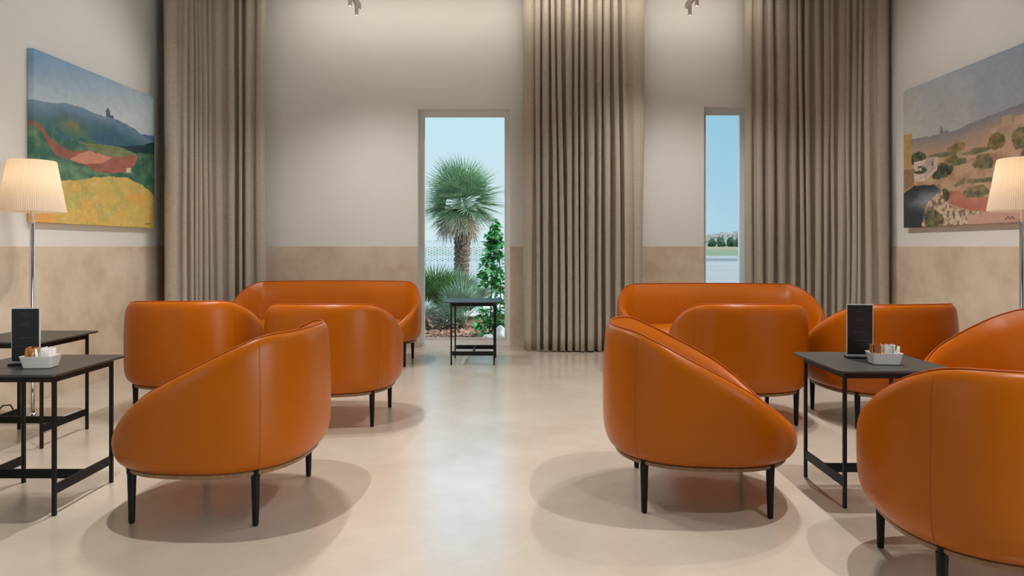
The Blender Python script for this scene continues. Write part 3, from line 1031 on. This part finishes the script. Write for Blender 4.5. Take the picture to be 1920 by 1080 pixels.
    col = np.where(pk[..., None], mixc(C(196, 156, 130) + Z, C(190, 130, 120) + Z, (n1 - .3) * 2), col)
    st = (np.abs(V0 - .028 - .006 * np.sin(U0 * 240)) < .004) & (U0 > .80) & (U0 < .86)
    col = np.where(st[..., None], C(80, 56, 50), col)
    return col * (1.12 + .22 * n2[..., None])


def painting(name, origin, du, fn, label, nrm, mute):
    """canvas on stretcher bars: face plus wrapped edges; origin at the wall side lower-left corner"""
    NU, NV, Wd, Hd, Dp = 330, 250, 1.53, 1.155, .04
    us = np.concatenate(([0], np.linspace(0, 1, NU), [1])); vsn = np.concatenate(([0], np.linspace(0, 1, NV), [1]))
    du_d = np.concatenate(([-1], np.zeros(NU), [1])); dv_d = np.concatenate(([-1], np.zeros(NV), [1]))
    U, V = np.meshgrid(us, vsn)
    back = (np.abs(np.meshgrid(du_d, dv_d)[0]) + np.abs(np.meshgrid(du_d, dv_d)[1])) > 0
    depth = np.where(back, .001, Dp)
    o = np.array(origin, float); du = np.array(du, float); nn = np.array(nrm, float)
    co = o + U[..., None] * Wd * du + V[..., None] * Hd * np.array((0, 0, 1.)) + depth[..., None] * nn
    co -= o
    col = fn(U, V)
    col = col + (col.mean(-1, keepdims=True) - col) * mute          # chalky, muted paint
    nr, nc = U.shape
    idx = np.arange(nr * nc).reshape(nr, nc)
    f = np.stack((idx[:-1, :-1], idx[:-1, 1:], idx[1:, 1:], idx[1:, :-1]), -1).reshape(-1, 4)
    me = bpy.data.meshes.new(name)
    me.vertices.add(nr * nc); me.vertices.foreach_set('co', co.reshape(-1))
    me.loops.add(f.size); me.loops.foreach_set('vertex_index', f.reshape(-1).astype(np.int32))
    me.polygons.add(len(f)); me.polygons.foreach_set('loop_start', np.arange(0, f.size, 4, dtype=np.int32))
    me.update(calc_edges=True)
    at = me.color_attributes.new('paint', 'FLOAT_COLOR', 'POINT')
    at.data.foreach_set('color', np.concatenate((np.clip(col, 0, 1), np.ones((nr, nc, 1))), -1).reshape(-1).astype(np.float32))
    m = mat('oil_paint_' + name, (1, 1, 1, 1), .5, spec=.3)
    n = m.node_tree.nodes; l = m.node_tree.links; p = n['Principled BSDF']
    a = n.new('ShaderNodeAttribute'); a.attribute_name = 'paint'
    l.new(a.outputs['Color'], p.inputs['Base Color'])
    t = n.new('ShaderNodeTexCoord'); q = n.new('ShaderNodeTexNoise'); q.inputs['Scale'].default_value = 70; q.inputs['Detail'].default_value = 5
    l.new(t.outputs['Object'], q.inputs['Vector'])
    bu = n.new('ShaderNodeBump'); bu.inputs['Strength'].default_value = .25; bu.inputs['Distance'].default_value = .003
    l.new(q.outputs['Fac'], bu.inputs['Height']); l.new(bu.outputs[0], p.inputs['Normal'])
    me.materials.append(m)
    ob = bpy.data.objects.new('painting', me); COL.objects.link(ob)
    ob.location = tuple(o)
    return tag(ob, label, 'painting', 'landscape paintings')


painting('left', (XL + .003, 4.61, 1.21), (0, 1, 0), paint_left, 'unframed landscape painting of green hills and a yellow field on the left wall', (1, 0, 0), .12)
painting('right', (XR - .003, 5.875, 1.207), (0, -1, 0), paint_right, 'unframed landscape painting of a stony hillside village on the right wall', (-1, 0, 0), .22)


# ------------------------------------------------------------------ outdoors
YO = YB + T
tag(obj('garden_bed', boxm(-6, 1.2, YO, 9.9, -.2, -.012), M['soil']), kind='structure')
bm = bmesh.new()
rnd = random.Random(4)
for _ in range(3800):
    x = rnd.uniform(-2.2, .6); y = rnd.uniform(YO + .06, 9.86); z = rnd.uniform(-.014, .012)
    l, w_, h = rnd.uniform(.015, .04), rnd.uniform(.008, .016), rnd.uniform(.003, .007)
    mtx = Matrix.Translation((x, y, z)) @ Matrix.Rotation(rnd.uniform(0, 6.3), 4, 'Z') @ Matrix.Rotation(rnd.uniform(-.5, .5), 4, 'X') @ Matrix.Rotation(rnd.uniform(-.4, .4), 4, 'Y')
    for v in box(bm, -l, l, -w_, w_, -h, h):
        v.co = mtx @ v.co
tag(obj('bark_mulch', bm, M['mulch']), 'brown bark chips covering the planting bed outside the tall window', 'mulch', kind='stuff')
tag(obj('kerb', boxm(-6, 1.2, 9.9, 9.98, -.2, .05), M['stem']), kind='structure')
tag(obj('pavement', boxm(-8, 6, 9.98, 15.6, -.2, .0), M['paving']), kind='structure')
tag(obj('apron', boxm(-60, 140, 15.6, 49, -.3, -.005), M['apron']), kind='structure')
tag(obj('apron', boxm(1.2, 60, YO, 9.98, -.3, -.005), M['apron']), kind='structure')
tag(obj('apron', boxm(6, 140, 9.98, 15.6, -.3, -.005), M['apron']), kind='structure')
tag(obj('taxiway', boxm(-60, 140, 49, 62, -.3, -.006), M['asphalt']), kind='structure')
tag(obj('apron', boxm(-60, 140, 62, 78, -.3, -.005), M['apron']), kind='structure')
tag(obj('field', boxm(-200, 300, 78, 420, -.3, -.004), M['field']), kind='structure')


def frond_mesh(name, m, nl, R, spread, pet, droop, wid, seed, fold=.25):
    rnd = random.Random(seed)
    bm = bmesh.new()
    if pet > 0:
        tube(bm, [(0, 0, 0), (0, pet * .5, .006), (0, pet, 0)], [.007, .006, .005], 5)
    for i in range(nl):
        u = -1 + 2 * i / (nl - 1)
        a = u * math.radians(spread) / 2 + rnd.uniform(-.03, .03)
        L = R * (1 - .22 * abs(u) ** 2) * rnd.uniform(.88, 1.08)
        d = Vector((math.sin(a), math.cos(a), fold * abs(u) * .5)).normalized()
        sdir = Vector((math.cos(a), -math.sin(a), 0))
        up = Vector((0, 0, 1))
        rows = []
        kink = rnd.uniform(.5, 1.4) * droop
        for t, wv in ((0, .25), (.18, .8), (.42, 1), (.7, .62), (1, .04)):
            c = Vector((0, pet, 0)) + d * (L * t) - up * (kink * L * t ** 2.4)
            ww = wid * wv
            rows.append((bm.verts.new(c - sdir * ww + up * ww * .5), bm.verts.new(c), bm.verts.new(c + sdir * ww + up * ww * .5)))
        for p, q in zip(rows, rows[1:]):
            bm.faces.new((p[0], p[1], q[1], q[0])); bm.faces.new((p[1], p[2], q[2], q[1]))
    me = bpy.data.meshes.new(name); bm.to_mesh(me); bm.free()
    me.materials.append(m)
    return me


def frond(me, parent, loc, az, el, roll=0, s=1):
    o = bpy.data.objects.new('frond', me); COL.objects.link(o)
    o.parent = parent
    d = Matrix.Rotation(az, 4, 'Z') @ Matrix.Rotation(el, 4, 'X') @ Matrix.Rotation(roll, 4, 'Y')
    o.matrix_basis = Matrix.Translation(loc) @ d @ Matrix.Scale(s, 4)
    return o


def fan_palm(loc):
    rnd = random.Random(21)
    r = empty('fan_palm', loc)
    bm = bmesh.new()
    H = 1.66; rows = 60; seg = 22; rings = []
    for j in range(rows + 1):
        t = j / rows
        z = H * t - .02
        rad = .105 + .03 * t + .02 * math.exp(-((t - 1) / .2) ** 2)
        ring = []
        for k in range(seg):
            a = 2 * PI * k / seg
            q = rad * (1 + .20 * noise.noise(Vector((math.cos(a) * 4, math.sin(a) * 4, z * 26))) + .07 * ((j % 3) - 1))
            ring.append(bm.verts.new((q * math.cos(a) + .05 * math.sin(t * 2) - .03, q * math.sin(a), z)))
        rings.append(ring)
    for a, b in zip(rings, rings[1:]):
        for k in range(seg): bm.faces.new((a[k], a[(k + 1) % seg], b[(k + 1) % seg], b[k]))
    bm.faces.new(rings[-1]); bm.faces.new(rings[0][::-1])
    obj('trunk', bm, M['trunk'], r)
    G = [frond_mesh('palm_frond', M['palm_green'], 26, .47, 190, .25, .10, .0085, s) for s in (1, 2, 3)]
    D = [frond_mesh('dry_frond', M['palm_dry'], 22, .44, 140, .24, .30, .010, s) for s in (4, 5)]
    c = Vector((.01, 0, 1.74))
    n = 54
    for i in range(n):
        u = (i + .5) / n
        el = math.radians(86 - 122 * u ** .85)
        az = i * 2.39996 + rnd.uniform(-.25, .25)
        frond(G[i % 3], r, c + Vector((-math.sin(az) * .04, math.cos(az) * .04, .06 * math.sin(el))), az, el, rnd.uniform(-.5, .5), rnd.uniform(.88, 1.1))
    for i in range(13):
        az = i * 2.39996 + .7
        o = frond(D[i % 2], r, c + Vector((-math.sin(az) * .06, math.cos(az) * .06, -.05)), az, math.radians(rnd.uniform(-72, -42)), rnd.uniform(-.4, .4), rnd.uniform(.85, 1.05))
        o['label'] = 'dried grey hanging frond'
    tag(r, 'tall fan palm with shaggy trunk outside the tall window', 'palm')


fan_palm((-.905, 11.0, -.01))


def clump(name, loc, me, n, elr, s, label, cat, seed, dz=.05, azr=None):
    rnd = random.Random(seed)
    r = empty(name, loc)
    bm = bmesh.new()
    lathe(bm, [(.05 * s, -.01), (.06 * s, .05 * s), (.035 * s, .14 * s), (.01, .17 * s)], 10)
    obj('stump', bm, M['trunk'], r)
    for i in range(n):
        u = (i + .5) / n
        el = math.radians(elr[1] + (elr[0] - elr[1]) * u)
        az = i * 2.39996 + rnd.uniform(-.3, .3)
        frond(me[i % len(me)], r, Vector((-math.sin(az) * .03, math.cos(az) * .03, dz + rnd.uniform(0, .1) * s)), az, el, rnd.uniform(-.6, .6), s * rnd.uniform(.85, 1.12))
    tag(r, label, cat)


DW = [frond_mesh('dwarf_frond', M['palm_dwarf'], 20, .36, 150, .34, .06, .0085, s) for s in (7, 8)]
BL = [frond_mesh('blue_frond', M['palm_blue'], 20, .36, 120, .22, .08, .008, s) for s in (9, 10)]
SV = [frond_mesh('silver_leaf', M['silver'], 9, .20, 160, .06, .2, .012, s) for s in (12,)]
clump('dwarf_palm', (-1.09, 9.45, -.01), DW, 34, (28, 84), 1.0, 'green dwarf fan palm at the left side of the tall window', 'palm', 2, .08)
clump('dwarf_palm', (-.80, 9.7, -.01), BL, 28, (18, 82), 1.0, 'greyish arching dwarf palm behind the small window table', 'palm', 3, .12)
clump('dwarf_palm', (-.71, 8.85, -.01), BL, 16, (48, 86), .92, 'small blue-green fan palm with upright leaves near the window glass', 'palm', 5, .04)
clump('silver_shrub', (-.90, 8.85, -.01), SV, 26, (5, 80), .95, 'low silver-leaved plant left of the small blue-green palm', 'shrub', 6, .03)
clump('silver_shrub', (-1.17, 8.75, -.01), SV, 22, (5, 85), .85, 'silver-leaved shrub at the lower left corner of the tall window', 'shrub', 8, .12)


def climber(loc):
    rnd = random.Random(31)
    r = empty('climbing_plant', loc)
    for sx, sy, lean in ((-.05, .0, .03), (.03, .03, .0), (.08, -.02, -.02)):
        bm = bmesh.new()
        tube(bm, [(sx + lean * t + .008 * math.sin(t * 9 + sx * 40), sy + .006 * math.cos(t * 8), -.01 + 1.28 * t) for t in [k / 14 for k in range(15)]], [.009 - .005 * k / 14 for k in range(15)], 6)
        obj('stem', bm, M['stem'], r, True)
    bm = bmesh.new()
    def leaf(p, s):
        az = rnd.uniform(0, 6.28); el = rnd.uniform(-1.1, .5)
        mtx = Matrix.Translation(p) @ Matrix.Rotation(az, 4, 'Z') @ Matrix.Rotation(el, 4, 'X')
        pts = [(0, 0, 0), (.42, .22, .08), (.5, .5, .06), (.3, .82, 0), (0, 1.1, -.14), (-.3, .82, 0), (-.5, .5, .06), (-.42, .22, .08)]
        vsx = [bm.verts.new(mtx @ (Vector(q) * s)) for q in pts]
        mid = bm.verts.new(mtx @ (Vector((0, .55, -.06)) * s))
        for k in range(8): bm.faces.new((vsx[k], vsx[(k + 1) % 8], mid))
    for z0, z1, rx, cx, n in ((0, .34, .17, -.08, 100), (.05, .62, .12, .07, 110), (.58, .86, .15, -.03, 120), (.86, 1.12, .13, .0, 95), (1.1, 1.26, .085, .01, 46), (1.24, 1.36, .04, .02, 12)):
        for _ in range(int(n * 1.35)):
            a = rnd.uniform(0, 6.28); q = rx * math.sqrt(rnd.random())
            leaf(Vector((cx + q * math.cos(a), q * math.sin(a) * .8, rnd.uniform(z0, z1) + .02)), rnd.uniform(.048, .085))
    obj('foliage', bm, M['climb'], r)
    tag(r, 'climbing plant with glossy green leaves at the right side of the tall window', 'climbing plant')


climber((-.285, 8.15, -.01))


def rock(loc, s, label, seed):
    bm = bmesh.new()
    bmesh.ops.create_icosphere(bm, subdivisions=3, radius=1)
    for v in bm.verts:
        k = 1 + .35 * noise.noise(v.co * 1.4 + Vector((seed, 0, 0))) + .12 * noise.noise(v.co * 4 + Vector((seed, 0, 0)))
        v.co = Vector((v.co.x * s[0], v.co.y * s[1], v.co.z * s[2])) * k
    o = obj('garden_rock', bm, M['rock'], None, True, angle=35)
    o.location = loc
    tag(o, label, 'rock', 'pale garden rocks')


rock((-.20, 7.88, .05), (.10, .09, .09), 'pale rock at the foot of the climbing plant, right of window centre', 1)
rock((-.34, 7.80, .02), (.07, .06, .045), 'smaller flat pale rock left of the bigger rock under the climbing plant', 5)


def mesh_fence(y, x0, x1, h):
    r = empty('mesh_fence', ((x0 + x1) / 2, y, 0))
    cx = (x0 + x1) / 2
    obj('plinth', boxm(x0 - cx, x1 - cx, -.1, .1, -.05, .12), M['paving'], r)
    bm = bmesh.new()
    cw, chh = .13, .055
    nx = int((x1 - x0) / cw); nzz = int((h - .2) / chh)
    t = .010
    for j in range(nzz):
        for i in range(nx):
            X = x0 - cx + i * cw; Z = .2 + j * chh
            for s in (0, 1):
                z0, z1 = (Z, Z + chh) if s else (Z + chh, Z)
                v = [bm.verts.new(p) for p in ((X, -.004, z0 - t), (X + cw, .004, z1 - t), (X + cw, .004, z1 + t), (X, -.004, z0 + t))]
                bm.faces.new(v)
    obj('mesh_panel', bm, M['fence'], r)
    bm = bmesh.new()
    box(bm, x0 - cx, x1 - cx, -.02, .02, .15, .19); box(bm, x0 - cx, x1 - cx, -.02, .02, h - .02, h + .02)
    obj('fence_rail', bm, M['fence'], r)
    for k in range(int((x1 - x0) / 1.05) + 1):
        px = x0 - cx + k * 1.05
        obj('fence_post', boxm(px - .03, px + .03, .02, .08, -.05, h + .06), M['fence'], r)
    tag(r, 'pale metal mesh fence standing behind the tall fan palm', 'fence')


mesh_fence(16.0, -4.6, 1.6, 1.20)

# the far side of the airfield
tag(obj('boundary_wall', boxm(-40, 160, 205, 206, -.1, .95), M['sandwall']), 'long sand-coloured boundary wall beyond the grass, seen through the narrow window', 'wall')
rnd = random.Random(9)
for i in range(28):
    x = 50 + i * 1.5 + rnd.uniform(-.2, .2)
    h = rnd.uniform(2.9, 4.0)
    r = empty('far_tree', (x, 212 + 6.0 * (i % 2), -.01))
    bm = bmesh.new(); lathe(bm, [(.18, 0), (.13, 1.2)], 8)
    obj('trunk', bm, M['stem'], r)
    bm = bmesh.new(); bmesh.ops.create_icosphere(bm, subdivisions=3, radius=1)
    for v in bm.verts:
        k = 1 + .5 * noise.noise(v.co * 2.2 + Vector((i * 7.1, 0, 0)))
        v.co = Vector((v.co.x * 1.12 * k, v.co.y * 1.2 * k, h * .58 + v.co.z * k * h * .42))
    obj('crown', bm, M['tree'], r)
    tag(r, 'dark green tree in the row behind the boundary wall across the field', 'tree', 'trees across the airfield')
blds = ((72.6, 5.3, 3.4, 262, 'pale flat-roofed building left in the distance beyond the trees'), (77.8, 6.0, 5.6, 262, 'largest pale building in the distance, right above the tree row'),
        (86, 6.7, 8, 262, 'pale distant building farthest right, partly behind the window frame'))
for x, h, wd, y, lab in blds:
    r = empty('far_building', (x, y, -.01))
    bm = bmesh.new(); box(bm, -wd / 2, wd / 2, -4, 4, 0, h)
    obj('building_body', bm, M['bldg'], r)
    bm = bmesh.new(); box(bm, -wd / 5, wd / 8, -2, 2, h, h + .5)
    obj('roof_block', bm, M['bldg'], r)
    for k in range(3):
        px = -wd / 3 + k * wd / 3
        obj('window', boxm(px - .3, px + .3, -4.05, -3.98, h - 1.3, h - .7), M['bldg_win'], r)
    tag(r, lab, 'building', 'distant buildings')
